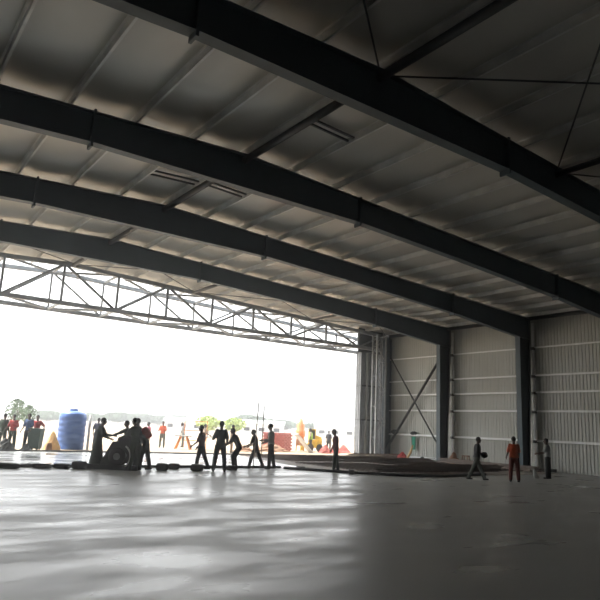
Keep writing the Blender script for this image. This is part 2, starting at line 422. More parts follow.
# header box above the leaves
mm = MB(); mm.hexa([(0,0,7.25),(3.2,0,7.25),(3.2,.05,7.25),(0,.05,7.25)],[(0,0,8.98),(3.2,0,8.90),(3.2,.05,8.90),(0,.05,8.98)]); o = mm.build('header_panel','darkst',loc=(29.15,YD+.3,0)); tag(o,'dark sheet panel closing the truss end above the stacked door leaves','panel')
# door sill with rail
mm = MB(); mm.box(WL+.3,29.0,-.06,.06,0,.07); o = mm.build('door_sill_rail','darkst',loc=(0,YD-.2,0)); tag(o,'long dark floor rail across the hangar door opening','rail')

# ------------------------------------------------------------------ work area on the floor
mm = MB(); mm.tube([(WL+.5,22.75,.05),(4,22.78,.05),(10,22.7,.05),(15.5,22.6,.05)],.05,8)
tag(mm.build('formwork_pipe','black',smooth=True),'long black pipe lying across the floor along the fresh concrete','pipe')
mm = MB(); mm.tube([(15.4,22.2,.05),(16.3,20.9,.05),(17.3,19.4,.06),(18.4,18.3,.06),(20.5,17.9,.05),(24,18.6,.05)],.055,8)
tag(mm.build('black_hose','black',smooth=True),'black hose curving round the edge of the brown soil bed','hose')
def sack(x, y, w, d, h, lab, rz=0, m='bag'):
    mm = MB(); mm.ball((0,0,h/2), w/2, d/2, h/2*1.02, 18, 10, jit=.05)
    # square it off
    mm.v = [(max(-w*.46,min(w*.46,a*1.35)), max(-d*.45,min(d*.45,b*1.35)), max(0,min(h,(c-h/2)*1.3+h/2))) for a,b,c in mm.v]
    o = mm.build('sack', m, loc=(x,y,.0), smooth=True); o.rotation_euler = (0,0,rz); return tag(o, lab, 'sack', 'dark filled sacks along the formwork')
sp = [(4.6,22.35,.85,.35,.17,'flat dark sack on the pipe line at the left edge of view'),
      (5.72,22.4,.62,.35,.15,'flat dark sack second from the left edge on the pipe line'),
      (6.35,22.4,.55,.35,.15,'flat dark sack third from the left edge on the pipe line'),
      (6.86,22.1,.5,.4,.25,'rounded dark sack left of the wheeled concrete machine'),
      (9.55,21.35,.42,.35,.25,'dark sack just right of the man with the red backpack'),
      (10.35,22.1,.42,.35,.2,'dark sack between the red backpack man and the maroon shirted boy'),
      (10.85,21.2,.48,.35,.24,'dark sack at the feet of the maroon shirted boy'),
      (12.55,21.6,.45,.35,.17,'dark sack beneath the bending worker'),
      (16.35,22.3,.42,.3,.1,'flat dark sack alone right of the pole holding pair'),
      (16.9,19.6,.24,.22,.17,'small dark lump right of the man at the soil edge')]
for a in sp: sack(*a, rz=-.62)
# wheeled concrete machine
t = thing('concrete_buggy', 'dark wheeled concrete machine on a low platform amid the left workers', 'machine', (8.05,21.95,0), math.radians(-36))
mm = MB(); mm.box(-1.0,.85,-.3,.3,.0,.16); mm.build('platform','darkst',t)
mm = MB(); mm.hexa([(-.5,-.25,.16),(.1,-.25,.16),(.1,.25,.16),(-.5,.25,.16)],[(-.12,-.2,.95),(.2,-.2,.95),(.2,.2,.95),(-.12,.2,.95)]); mm.build('hopper','tarp',t)
mm = MB(); mm.box(.1,.55,-.22,.22,.6,1.1); mm.build('engine_box','darkst',t)
for sy in (-1,1):
    mm = MB(); mm.lathe([(.12,-.05),(.27,-.05),(.3,0),(.27,.05),(.12,.05)],n=24); w = mm.build('wheel','black',t,smooth=True); w.rotation_euler = (math.pi/2,0,0); w.location = (.15,sy*.42,.46)
    mm = MB(); mm.lathe([(.03,-.06),(.12,-.055),(.12,.055),(.03,.06)],n=16); h_ = mm.build('hub','tstl',w)
mm = MB(); mm.tube([(.5+.4*math.cos(a)-.3,-.40,.46+.42*math.sin(a)) for a in [math.radians(q) for q in range(-50,60,12)]],.03,8); mm.build('mudguard','white',t,smooth=True)
mm = MB(); mm.tube([(.1,.2,1.1),(.7,.25,1.2),(1.0,.25,1.15)],.025,8); mm.tube([(.1,-.2,1.1),(.7,-.25,1.2),(1.0,-.25,1.15)],.025,8); mm.build('handlebar','darkst',t,smooth=True)
# rebar
def rebar_mat(x, y, w, d, lab, rz=0, z=.05):
    mm = MB(); n = int(w/.35); q = int(d/.35)
    for i in range(n+1): mm.bar((-w/2+w*i/n,-d/2,0),(-w/2+w*i/n,d/2,0),.022)
    for j in range(q+1): mm.bar((-w/2,-d/2+d*j/q,.02),(w/2,-d/2+d*j/q,.02),.022)
    o = mm.build('rebar_mat','rebar',loc=(x,y,z)); o.rotation_euler = (0,0,rz); tag(o,lab,'rebar mat','rebar mats on the soil bed')
rebar_mat(21.2,29.3,4.6,5.6,'rusty rebar mat nearest the door opening on the soil bed')
rebar_mat(20.6,22.6,4.6,5.6,'rusty rebar mat in the middle of the soil bed near the lone walker')
rebar_mat(26.6,23.6,5.6,6.4,'rusty rebar mat beside the wall on the soil bed')
rebar_mat(26.6,30.2,4.8,4.6,'rusty rebar mat in front of the stacked door leaves')
def bundle(x, y, L, rz, n, lab, z=.06):
    mm = MB()
    for i in range(n):
        a = i*2.4; r = .05*math.sqrt(i)
        mm.tube([(-L/2+random.uniform(-.3,.3), r*math.cos(a)*1.6, .04+abs(r*math.sin(a))), (L/2+random.uniform(-.3,.3), r*math.cos(a)*1.6, .04+abs(r*math.sin(a)))],.016,6)
    o = mm.build('rebar_bundle','rebar',loc=(x,y,z)); o.rotation_euler = (0,0,rz); tag(o,lab,'rebar bundle','rebar bundles on the soil bed')
bundle(22.2,19.8,7,-.04,22,'long rusty rebar bundle at the near edge of the soil bed')
bundle(24.2,20.8,8,.05,22,'long rusty rebar bundle second from the near edge of the soil bed')
bundle(23.6,25.9,9,-.1,26,'long rusty rebar bundle across the middle of the soil bed')
bundle(29.5,22.8,7,1.45,26,'long rusty rebar bundle along the base of the side wall')
bundle(29.0,31.2,5,.1,18,'short rusty rebar bundle before the corner of the wall')
# debris against the wall
def heap(name, x, y, r, h, lab, cat, m, jit=.12, ky=1.0):
    mm = MB(); rings = 7; n = 20; o0 = 0; vs = []
    for j in range(rings):
        f = j/rings; rr = r*(1-f)**.9+.02
        for i in range(n):
            a = 2*math.pi*i/n; q = 1+random.uniform(-jit,jit)
            vs.append((rr*q*math.cos(a), ky*rr*q*math.sin(a), h*f*(1+random.uniform(-jit,jit)*.5) if j else 0))
    fs = [(j*n+i,j*n+(i+1)%n,(j+1)*n+(i+1)%n,(j+1)*n+i) for j in range(rings-1) for i in range(n)]
    vs.append((0,0,h)); fs += [((rings-1)*n+i,(rings-1)*n+(i+1)%n,len(vs)-1) for i in range(n)]
    mm.add(vs, fs); return tag(mm.build(name,m,loc=(x,y,0)),lab,cat)
heap('debris_heap',30.9,26.3,.4,.7,'brown debris heap against the foot of the column nearest the door','heap','rubble',.3)
heap('debris_heap',30.5,24.3,.5,.18,'low pile of pale scraps on the floor beside the column debris','heap','tan',.4)
t = thing('work_stool','dark wooden stool leaning among debris near the column foot','stool',(31.0,25.45,0),.4)
mm = MB(); mm.box(-.25,.25,-.18,.18,.5,.55); mm.build('seat','rubble',t)
for sx in (-1,1):
    for sy in (-1,1):
        mm = MB(); mm.bar((sx*.28,sy*.2,0),(sx*.2,sy*.14,.5),.05); mm.build('leg','rubble',t)
o = heap('cloth_heap',30.5,30.3,.45,.5,'red and orange cloth heap at the wall beneath the X brace','cloth heap','redcl',.2)
mm = MB(); mm.tube([(0,0,0),(.15,-.25,.5),(.3,-.3,.95)],[.07,.08,.05],8); tag(mm.build('yellow_sheet_roll','sand',loc=(30.3,29.75,0),smooth=True),'yellow rolled sheet propped in front of the red cloth heap','roll')
heap('gravel_heap',30.9,28.9,.3,.28,'small dark heap at the wall right of the red cloth','heap','tarp',.2)
mm = MB(); mm.hexa([(-.02,-.17,0),(.02,-.17,0),(.02,.17,0),(-.02,.17,0)],[(-.02,-.10,-.85),(.03,-.12,-.85),(.03,.12,-.85),(-.02,.10,-.85)]); tag(mm.build('green_cloth','greencl',loc=(W-.14,30.45,1.50)),'green cloth hanging from the lowest girt inside the X brace','cloth')
for (y,z,w,lab) in ((32.35,1.62,.35,'dark tool bundle resting on the lowest girt near the corner column'),(30.55,1.62,.28,'dark gloves resting on the lowest girt above the red cloth'),(28.0,1.62,.16,'small dark lump resting on the lowest girt by the column')):
    mm = MB(); mm.ball((0,0,w*.45),.12,w,w*.45,12,8,jit=.2); tag(mm.build('tool_bundle','tarp',loc=(W-.06,y,z-.02)),lab,'tool bundle','dark items on the lowest girt')
mm = MB(); mm.box(-.1,.1,-.16,.16,0,.14); mm.box(-.12,.12,-.18,.18,.14,.17); tag(mm.build('small_crate','charc',loc=(31.5,20.0,0)),'small dark crate at the wall base right of the grey shirted man','crate')

# ------------------------------------------------------------------ people
def remesh(mb, name, vox, smooth_it=2):
    me = mb.mesh(name); o = bpy.data.objects.new(name, me); C.objects.link(o)
    r = o.modifiers.new('r','REMESH'); r.mode = 'VOXEL'; r.voxel_size = vox
    s = o.modifiers.new('s','SMOOTH'); s.factor = .5; s.iterations = smooth_it
    dg = bpy.context.evaluated_depsgraph_get(); dg.update()
    out = bpy.data.meshes.new_from_object(o.evaluated_get(dg)); bpy.data.objects.remove(o); bpy.data.meshes.remove(me)
    for p in out.polygons: p.use_smooth = True
    return out
def rx(v, deg):   # lean forward: positive moves up-vector toward +y
    a = math.radians(deg); return Vector((v[0], v[1]*math.cos(a)+v[2]*math.sin(a), -v[1]*math.sin(a)+v[2]*math.cos(a)))
def limb(pitch, abd, side):  # direction of a hanging limb; pitch forward, abduction sideways
    p, b = math.radians(pitch), math.radians(abd)
    return Vector((side*math.sin(b), math.sin(p)*math.cos(b), -math.cos(p)*math.cos(b)))
def person(label, loc, face, H=1.72, lean=2, hl=(0,4,0), hr=(0,4,0), al=(5,8,10), ar=(5,8,10), head=0, turn=0,
           shirt='charc', pants='charc', cap=None, sleeves='short', vox=.016, z0=0, vest=None, group='people at work', skirt=False):
    """hl/hr: thigh pitch, abduction, knee bend; al/ar: upper arm pitch, abduction, elbow bend"""
    k = H/1.72
    J = {}
    P0 = Vector((0,0,.93))
    J['pel'] = P0
    up = lambda z, y=0, x=0: P0+rx((x,y,z), lean)
    J['waist'] = up(.16); J['chest'] = up(.36); J['sh'] = up(.49); J['neck'] = up(.57,.01)
    hd = J['neck']+rx((0,.025,.13), lean*.5+head)
    for s, n in ((-1,'L'),(1,'R')):
        a = al if s < 0 else ar; h = hl if s < 0 else hr
        J['s'+n] = up(.475, 0, s*.175); d = limb(a[0],a[1],s); J['e'+n] = J['s'+n]+d*.29
        d2 = limb(a[0]+a[2],a[1]*.3,s); J['w'+n] = J['e'+n]+d2*.25; J['d'+n] = d2
        J['h'+n] = P0+Vector((s*.09,0,-.03)); d = limb(h[0],h[1],s); J['k'+n] = J['h'+n]+d*.42
        d3 = limb(h[0]-h[2],h[1]*.6,s); J['a'+n] = J['k'+n]+d3*.41
    low = min(J['aL'].z, J['aR'].z)-.075
    off = Vector((0,0,-low))
    for q in J: 
        if q[0] != 'd': J[q] = J[q]+off
    hd = hd+off
    t = thing('person', label, 'person', (loc[0],loc[1],z0), -math.radians(face), group)
    t.scale = (k,k,k)
    def torso(mb, g=0, top=True):
        pts = [J['pel']+Vector((0,0,-.10)), J['pel'], J['waist'], J['chest'], J['sh']]
        mb.tube(pts+[J['sh']+(J['neck']-J['sh'])*.45], [(.13+g,.10+g),(.16+g,.115+g),(.135+g,.10+g),(.165+g,.12+g),(.155+g,.095+g),(.07+g,.065+g)], 14, side=(1,0,0))
    # body
    mb = MB(); torso(mb, -.01); mb.cap(J['sh'], hd, .058, .055)
    for n, s in (('L',-1),('R',1)):
        mb.cap(J['s'+n]-Vector((s*.03,0,0)), J['e'+n], .052, .040); mb.cap(J['e'+n], J['w'+n], .040, .027)
        pc = J['w'+n]+J['d'+n]*.05; mb.cap(J['w'+n], J['w'+n]+J['d'+n]*.075, .028, .032)
        mb.cap(J['h'+n], J['k'+n], .085, .056); mb.cap(J['k'+n], J['a'+n], .056, .038)
    R = Matrix.Rotation(-math.radians(lean*.5+head), 3, 'X') @ Matrix.Rotation(math.radians(-turn), 3, 'Z')
    mb.ball(hd, .076, .095, .118, 16, 12, R); mb.ball(hd+R@Vector((0,.035,-.06)), .05, .055, .055, 12, 8, R)
    mb.cap(hd+R@Vector((0,.085,.015)), hd+R@Vector((0,.105,-.02)), .012, .017, 8)
    for s in (-1,1): mb.ball(hd+R@Vector((s*.078,-.005,-.005)), .014, .022, .033, 8, 6, R)
    me = remesh(mb, 'body', vox*.8)
    mf = MB()
    for n, s in (('L',-1),('R',1)):
        d = J['d'+n]; base = J['w'+n]+d*.085; side = Vector((s,0,0)); fw = (d.cross(side)).normalized(); ac = fw.cross(d).normalized()
        if ac.dot(side) < 0: pass
        ac = Vector((0,1,0)); ac = (ac-d*ac.dot(d)).normalized(); cl = Vector((-s,0,0)); cl = (cl-d*cl.dot(d)).normalized()
        for fi, L in enumerate((.072,.08,.075,.06)):
            b0 = base+ac*(.027-.018*fi); b1 = b0+d*L*.5+cl*.006; b2 = b1+d*L*.32+cl*.022; b3 = b2+d*L*.12+cl*.02
            mf.tube([b0-d*.02,b0,b1,b2,b3],[.009,.009,.0085,.008,.005],6)
        t0 = J['w'+n]+d*.03+ac*.022; mf.tube([t0,t0+d*.03+ac*.024,t0+d*.06+ac*.03+cl*.01],[.012,.010,.007],6)
    bm = bmesh.new(); bm.from_mesh(me); bpy.data.meshes.remove(me)
    me2 = mf.mesh('f'); bm.from_mesh(me2); bpy.data.meshes.remove(me2)
    nb = len(bm.faces)
    me = bpy.data.meshes.new('body'); 
    mg = MB()
    for s in (-1,1): mg.ball(hd+R@Vector((s*.03,.079,.012)), .013, .012, .010, 8, 6, R)
    mg.tube([hd+R@Vector((-.025,.088,-.055)),hd+R@Vector((0,.096,-.057)),hd+R@Vector((.025,.088,-.055))],.007,6)
    me3 = mg.mesh('g'); bm.from_mesh(me3); bpy.data.meshes.remove(me3)
    bm.faces.ensure_lookup_table()
    for i, f in enumerate(bm.faces): f.material_index = 1 if nb <= i < nb+2*8*8 - 8*8 + 64 else 0; f.smooth = True
    bm.to_mesh(me); bm.free(); me.materials.append(M['skin']); me.materials.append(M['eyew'])
    ob = bpy.data.objects.new('body', me); C.objects.link(ob); ob.parent = t
    def part(mb, name, m, v=vox):
        q = remesh(mb, name, v); q.materials.append(M[m]); o = bpy.data.objects.new(name, q); C.objects.link(o); o.parent = t; return o
    # shirt
    mb = MB()
    pts = [J['pel']+Vector((0,0,.0)), J['waist'], J['chest'], J['sh'], J['sh']+(J['neck']-J['sh'])*.35]
    mb.tube(pts, [(.175,.135),(.155,.122),(.185,.142),(.175,.115),(.085,.08)], 16, side=(1,0,0))
    for n, s in (('L',-1),('R',1)):
        mb.cap(J['s'+n]-Vector((s*.03,0,0)), J['s'+n].lerp(J['e'+n],.8), .076, .070)
        if sleeves == 'long': mb.cap(J['s'+n].lerp(J['e'+n],.7), J['e'+n], .060, .055); mb.cap(J['e'+n], J['e'+n].lerp(J['w'+n],.9), .055, .042)
    part(mb, 'shirt', shirt)
    if vest:
        mb = MB(); mb.tube(pts, [(.195,.155),(.172,.14),(.20,.158),(.185,.128),(.09,.085)], 16, side=(1,0,0)); part(mb, 'vest', vest)
    mb = MB(); mb.tube([J['pel']+Vector((0,0,-.13)),J['pel']+Vector((0,0,-.04)),J['pel']+(J['waist']-J['pel'])*.5],[(.12,.10),(.168,.13),(.15,.118)],14,side=(1,0,0))
    for n in 'LR':
        mb.cap(J['h'+n], J['k'+n], .108, .085); mb.cap(J['k'+n], J['k'+n].lerp(J['a'+n],.93), .084, .072)
    if skirt: mb.tube([J['pel'],J['pel']+Vector((0,0,-.4)),J['pel']+Vector((0,0,-.78))],[(.17,.14),(.22,.2),(.27,.25)],16,side=(1,0,0))
    part(mb, 'trousers', pants)
    for n in 'LR':
        mb = MB(); a = J['a'+n]; d = J['a'+n]-J['k'+n]; 
        mb.cap(a+Vector((0,-.035,-.03)), a+Vector((0,.14,-.042)), .043, .033, 10); mb.cap(a+Vector((0,0,.03)), a+Vector((0,0,-.03)), .045, .045,10)
        q = mb.mesh('shoe'); q.materials.append(M['black']); o = bpy.data.objects.new('shoe', q); C.objects.link(o); o.parent = t
    mb = MB(); mb.ball(hd+R@Vector((0,-.012,.025)), .086, .103, .108, 16, 10, R)
    mb.v = [v for v in mb.v]
    bm = bmesh.new(); q = mb.mesh('h'); bm.from_mesh(q); bpy.data.meshes.remove(q)
    Ri = R.inverted()
    dl = [v for v in bm.verts if (lambda p: (p.y > .035 and p.z < .045) or p.z < -.06)(Ri@(v.co-hd))]
    bmesh.ops.delete(bm, geom=dl, context='VERTS'); q = bpy.data.meshes.new('hair'); bm.to_mesh(q); bm.free()
    q.materials.append(M[cap or 'hair']); o = bpy.data.objects.new('cap' if cap else 'hair', q); C.objects.link(o); o.parent = t
    if cap:
        mb = MB(); mb.tube([hd+R@Vector((0,.07,.06)),hd+R@Vector((0,.16,.045))],[(.07,.008),(.05,.006)],12,side=(1,0,0)); mb.build('cap_peak',cap,o)
    return t, J, hd

# facing: degrees clockwise from straight toward the door (+Y); image right is about 126, image left about -54
RT, LF, AW, TO = 126, -54, 32, 215
# three on the right, inside
p1, J, _ = person('person in dark jacket and grey trousers striding with a black bundle', (20.95,16.65), RT, 1.72, lean=4, hl=(26,3,4), hr=(-24,3,6), al=(-4,6,85), ar=(-14,10,95), shirt='charc', pants='olive', sleeves='long')
mm = MB(); mm.ball((0,0,0),.16,.13,.12,14,10,jit=.08); o = mm.build('black_bundle','black',smooth=True); tag(o,'black bundle held in the striding person\'s hands','bundle'); o.location = (20.95+.30*.81, 16.65-.30*.59, .98)
person('person in orange vest and dark red trousers standing before the column', (22.07,15.7), AW+10, 1.73, lean=0, hl=(3,5,3), hr=(-3,5,0), al=(12,10,35), ar=(12,8,30), shirt='hiviz', pants='dred', vest='hiviz', sleeves='short')
person('person in light grey shirt and black trousers at the far right', (25.87,16.65), LF+30, 1.72, lean=3, hl=(3,3,2), hr=(-2,3,0), al=(25,10,50), ar=(10,14,65), shirt='greysh', pants='charc')
mm = MB(); mm.tube([(0,0,0),(-.05,.05,.2),(-.08,.08,.38)],[.12,.09,.04],10); tag(mm.build('pale_sack','greysh',loc=(25.45,16.95,0),smooth=True),'pale sheet bundle on the floor left of the grey shirted person','sack')
# man at the soil edge
person('person in maroon shirt and cap walking along the soil bed edge', (17.2,21.0), LF, 1.70, lean=4, head=10, hl=(6,2,2), hr=(-7,2,3), al=(-6,6,12), ar=(8,6,15), shirt='maroon', pants='dgreen', cap='charc', z0=.0, sleeves='long')
# middle workers
person('tall person in dark teal overalls seen from behind with feet apart', (11.51,20.75), AW-8, 1.80, lean=1, hl=(2,9,0), hr=(-2,9,0), al=(15,14,70), ar=(12,12,55), shirt='teal', pants='teal', sleeves='long')
person('short person in maroon shirt stepping beside a dark sack', (11.1,21.45), LF+10, 1.62, lean=3, hl=(12,3,6), hr=(-18,3,6), al=(15,6,35), ar=(10,6,25), shirt='maroon', pants='charc')
person('person in dark clothes bending forward to the left with arms down', (13.05,22.0), LF, 1.66, lean=27, head=-8, hl=(34,4,44), hr=(24,5,34), al=(35,6,25), ar=(28,6,30), shirt='charc', pants='charc')
person('shorter dark clothed person with legs spread beside the pole', (14.0,22.25), LF+15, 1.58, lean=12, hl=(22,4,10), hr=(-22,4,4), al=(14,8,50), ar=(10,8,55), shirt='charc', pants='charc')
person('taller person in light grey top standing right beside the pole', (14.6,22.05), LF, 1.80, lean=3, hl=(4,3,2), hr=(-10,3,2), al=(8,8,75), ar=(4,8,60), shirt='greysh', pants='charc', sleeves='long')
strut((13.75,22.0,.02),(13.95,22.15,2.75),.02,'thin upright pole held by the shorter of the two workers','pole',name='work_pole',m='tan')
strut((14.3,22.3,.02),(14.35,22.35,2.55),.02,'thin upright pole held by the taller of the two workers','pole',name='work_pole',m='tan')
# left foreground group
person('person in dark robe leaning over the left end of the machine', (7.55,22.5), RT-10, 1.72, lean=8, hl=(8,5,4), hr=(-6,5,2), al=(30,14,55), ar=(20,10,50), shirt='dgreen', pants='dgreen', sleeves='long', skirt=True)
person('person in dark clothes reaching left over the machine handlebar', (8.75,22.75), LF, 1.66, lean=8, hl=(10,4,4), hr=(-4,4,2), al=(62,6,8), ar=(25,6,30), shirt='dgreen', pants='charc', sleeves='long')
person('person in dark teal clothes standing at the middle of the left group', (9.02,22.45), LF, 1.76, lean=6, hl=(6,4,4), hr=(-4,4,2), al=(30,8,30), ar=(25,8,35), shirt='teal', pants='teal', sleeves='long')
person('person in dark green clothes at the right of the tight left group', (8.47,21.35), LF+20, 1.76, lean=6, hl=(4,4,2), hr=(-6,4,2), al=(35,8,30), ar=(20,8,45), shirt='dgreen', pants='dgreen', sleeves='long')
pB, J, hd = person('person in black stooping to the left with a red backpack', (8.98,21.62), LF, 1.72, lean=38, head=-10, hl=(14,4,10), hr=(-10,4,4), al=(55,6,15), ar=(48,6,20), shirt='charc', pants='charc', sleeves='long')
mm = MB(); mm.ball((0,0,0),.17,.13,.23,16,12); mm.v = [(max(-.15,min(.15,a*1.2)),max(-.11,min(.11,b*1.2)),max(-.21,min(.21,c*1.1))) for a,b,c in mm.v]
o = mm.build('backpack','redcl',smooth=True); tag(o,'red backpack on the back of the stooping person','backpack')
bk = J['chest']*(1.72/1.72)+rx((0,-.22,-.06),38); a = -math.radians(LF); o.location = (8.98+(bk.x*math.cos(a)-bk.y*math.sin(a)), 21.62+(bk.x*math.sin(a)+bk.y*math.cos(a)), bk.z); o.rotation_euler = (-math.radians(38),0,a)

# ------------------------------------------------------------------ outside the door
f0 = dict(vox=.022, group='people outside the door')
person('person in dark green at the extreme left edge outside', (6.75,34.6), AW, 1.72, shirt='dgreen', pants='dgreen', sleeves='long', **f0)
person('person in red shirt standing outside second from the left edge', (7.15,34.3), TO, 1.7, shirt='redcl', pants='dgreen', al=(10,14,70), ar=(10,10,60), **f0)
person('person in blue shirt outside beside the dark green bin', (7.85,34.2), TO+10, 1.78, shirt='bluecl', pants='charc', al=(8,12,40), ar=(8,10,30), **f0)
person('person in red shirt with hand on hip leaning on the green bin', (8.35,34.6), TO, 1.72, shirt='redcl', pants='charc', al=(-20,35,75), ar=(-15,35,75), **f0)
person('person in navy clothes outside right of the blue tank', (11.75,35.3), AW, 1.72, shirt='navy', pants='navy', al=(5,16,25), ar=(5,16,30), hl=(4,6,0), **f0)
person('person in pink shirt outside behind the red backpack person', (15.3,36.6), LF, 1.62, shirt='pink', pants='tan', **f0)
person('person in orange top outside among the trestles', (17.8,40.2), TO, 1.72, shirt='hiviz', pants='olive', al=(20,10,60), ar=(20,10,60), **f0)
person('person in grey shirt outside standing at the white table', (20.2,42.0), LF, 1.7, shirt='greysh', pants='olive', lean=10, **f0)
person('person in brown shirt outside next to the white table', (20.1,38.6), RT, 1.66, shirt='tan', pants='rubble', al=(20,10,40), **f0)
person('person in tan clothes outside behind the bending worker', (20.3,35.2), RT, 1.7, shirt='tan', pants='tan', **f0)
person('person in lime vest outside beside the yellow machine', (28.9,38.3), LF, 1.7, shirt='tan', pants='charc', vest='lime', **f0)
person('person in dark clothes outside right of the yellow machine', (32.0,40.0), AW, 1.6, shirt='charc', pants='charc', lean=12, **f0)
# blue tank
t = thing('water_tank','large blue plastic water tank standing outside the door','water tank',(10.5,35.9,-.01)); t.scale = (.80,.80,.90)
mm = MB(); pr = [(.3,0),(.84,0),(.88,.04)]
for i in range(6):
    z = .1+i*.33; pr += [(.88,z),(.905,z+.05),(.905,z+.2),(.88,z+.25)]
pr += [(.86,2.1),(.74,2.22),(.35,2.32),(.28,2.33)]
mm.lathe(pr, n=40); mm.build('tank_body','blue',t,smooth=True)
mm = MB(); mm.lathe([(.05,2.32),(.27,2.32),(.27,2.42),(.22,2.45),(.05,2.46)],n=24); mm.build('lid','blue',t)
mm = MB(); mm.box(-1,1,-.9,.9,0,.02); mm.build('base_slab','white',t)
strut((11.4,35.7,0),(11.4,35.7,1.9),.07,'white standpipe beside the blue water tank','pipe',name='standpipe',m='white')
# bin and dark items on the left
t = thing('metal_bin','dark green metal bin outside in front of the red shirted people','bin',(8.2,34.0,0),-.6); t.scale = (.62,.7,.9)
mm = MB(); mm.hexa([(-.42,-.35,.1),(.42,-.35,.1),(.42,.35,.1),(-.42,.35,.1)],[(-.5,-.42,1.15),(.5,-.42,1.15),(.5,.42,1.15),(-.5,.42,1.15)]); mm.build('bin_body','binm',t)
mm = MB(); mm.box(-.53,.53,-.45,.45,1.15,1.21); mm.build('rim','binm',t)
for sx in (-.3,.3):
    for sy in (-.25,.25): mm = MB(); mm.tube([(sx-.03,sy,.06),(sx+.03,sy,.06)],.06,12); mm.build('wheel','black',t)
heap('tarpaulin_heap',6.75,33.75,.55,.6,'dark tarpaulin heap at the left edge just outside the sill','heap','tarp',.15,.6)
heap('tarpaulin_heap',7.75,33.7,.3,.35,'small dark tarpaulin heap beside the green bin','heap','tarp',.2,.6)
heap('sand_heap',9.3,35.0,.45,1.0,'pointed yellow sand heap between green bin and blue tank','heap','sand',.06)
mm = MB(); mm.hexa([(-.16,-.1,0),(.16,-.1,0),(.16,.1,0),(-.16,.1,0)],[(-.1,-.08,.36),(.1,-.08,.36),(.1,.08,.36),(-.1,.08,.36)]); tag(mm.build('bucket','rubble',loc=(9.0,34.4,0)),'brown bucket in front of the yellow sand heap','bucket')
# white table with orange legs
def trestle(x, y, w, lab, top='white'):
    t = thing('trestle_table',lab,'table',(x,y,0),-.6,'trestle tables outside')
    mm = MB(); mm.box(-w/2,w/2,-.4,.4,.82,.9); mm.build('tabletop',top,t)
    for sx in (-1,1):
        for sy in (-1,1): mm = MB(); mm.bar((sx*(w/2-.05),sy*.38,0),(sx*(w/2-.35),sy*.2,.82),.08); mm.build('leg','orange',t)
trestle(20.9,39.0,1.5,'white topped trestle table with orange legs outside')
trestle(18.8,39.0,1.1,'smaller grey topped trestle outside left of the white table','greysh')
# scaffold frame around 150-160
t = thing('scaffold_frame','thin orange scaffold frame outside behind the short maroon shirted person','scaffold',(20.9,41.5,0),-.5)
for sx in (-.8,.8): mm = MB(); mm.bar((sx,0,0),(sx,0,1.9),.06); mm.build('upright','orange',t)
for z in (.5,1.2,1.85): mm = MB(); mm.bar((-.8,0,z),(.8,0,z),.05); mm.build('crossbar','orange',t)
# brick stacks
def bricks(x, y, nx_, nz, lab, m='brick'):
    mm = MB()
    for j in range(nz):
        for i in range(nx_):
            o_ = .11 if j % 2 else 0
            mm.box(-nx_*.12+i*.24+o_, -nx_*.12+i*.24+o_+.22, -.5, .5, j*.12, j*.12+.108)
    o = mm.build('brick_stack', m, loc=(x,y,0)); o.rotation_euler = (0,0,-.62); tag(o,lab,'brick stack','brick stacks outside')
bricks(26.7,39.6,9,11,'broad stack of red bricks outside behind the rubble')
heap('rubble_heap',25.3,38.2,1.5,.62,'wide brown rubble heap in front of the red brick stack','heap','rubble',.15,.5)
heap('rubble_heap',22.6,37.4,.8,.42,'small brown rubble heap outside behind the pole workers','heap','rubble',.15,.6)
for (x,y,w,lab) in ((29.3,37.0,.6,'red sack pile outside left of the lone walker'),(30.7,37.6,.6,'red sack pile outside right of the lone walker'),(32.2,38.4,.7,'red sack pile outside nearest the door leaves')):
    t = tag(heap('red_sacks',x,y,w,.62,lab,'sack pile','brick',.12,.6),lab,'sack pile','red sack piles outside')
# orange hopper tower
t = thing('mixer_tower','tall orange mixer tower outside left of the yellow machine','mixer',(29.6,40.6,0),-.6); t.scale = (.75,.75,.85)
for sx in (-.4,.4):
    for sy in (-.4,.4): mm = MB(); mm.bar((sx,sy,0),(sx*.8,sy*.8,1.3),.1); mm.build('leg','orange',t)
mm = MB(); mm.lathe([(.3,1.1),(.48,1.3),(.5,1.8),(.42,1.85),(.42,2.3),(.25,2.5),(.12,2.9)],n=10); mm.build('drum','orange',t,smooth=True)
mm = MB(); mm.box(-.45,.45,-.45,.45,.45,1.0); mm.build('motor_box','rubble',t)
mm = MB(); mm.bar((0,0,0),(-1.5,-.1,1.3),.5,.06); o = mm.build('loading_chute','white',loc=(28.3,37.4,0)); tag(o,'white loading chute sloping to the ground before the orange tower','chute')
# yellow machine
t = thing('yellow_loader','small yellow site loader with dark cab window outside','loader',(30.0,39.2,0),-.62); t.scale = (.7,.7,.85)
mm = MB(); mm.box(-.75,.75,-.7,.7,.35,1.05); mm.hexa([(.0,-.6,1.05),(.75,-.6,1.05),(.75,.6,1.05),(0,.6,1.05)],[(.1,-.5,1.45),(.65,-.5,1.3),(.65,.5,1.3),(.1,.5,1.45)]); mm.build('chassis','yellow',t)
mm = MB(); 
for sx in (-.7,.0):
    for sy in (-.55,.55): mm.bar((sx,sy,1.05),(sx,sy,1.95),.09)
mm.box(-.78,.08,-.62,.62,1.9,2.0); mm.build('cab_frame','yellow',t)
mm = MB(); mm.box(-.68,-.02,-.5,.5,1.1,1.9); mm.build('cab_window','glass',t)
for sx in (-.5,.5):
    for sy in (-.72,.72):
        mm = MB(); mm.lathe([(.1,-.1),(.3,-.1),(.36,-.05),(.36,.05),(.3,.1),(.1,.1)],n=20); w = mm.build('wheel','black',t,smooth=True); w.rotation_euler = (math.pi/2,0,0); w.location = (sx,sy,.35)
mm = MB(); mm.bar((-.75,0,.7),(-1.3,0,.3),.3,.1); mm.box(-1.6,-1.25,-.6,.6,.08,.45); mm.build('bucket','yellow',t)

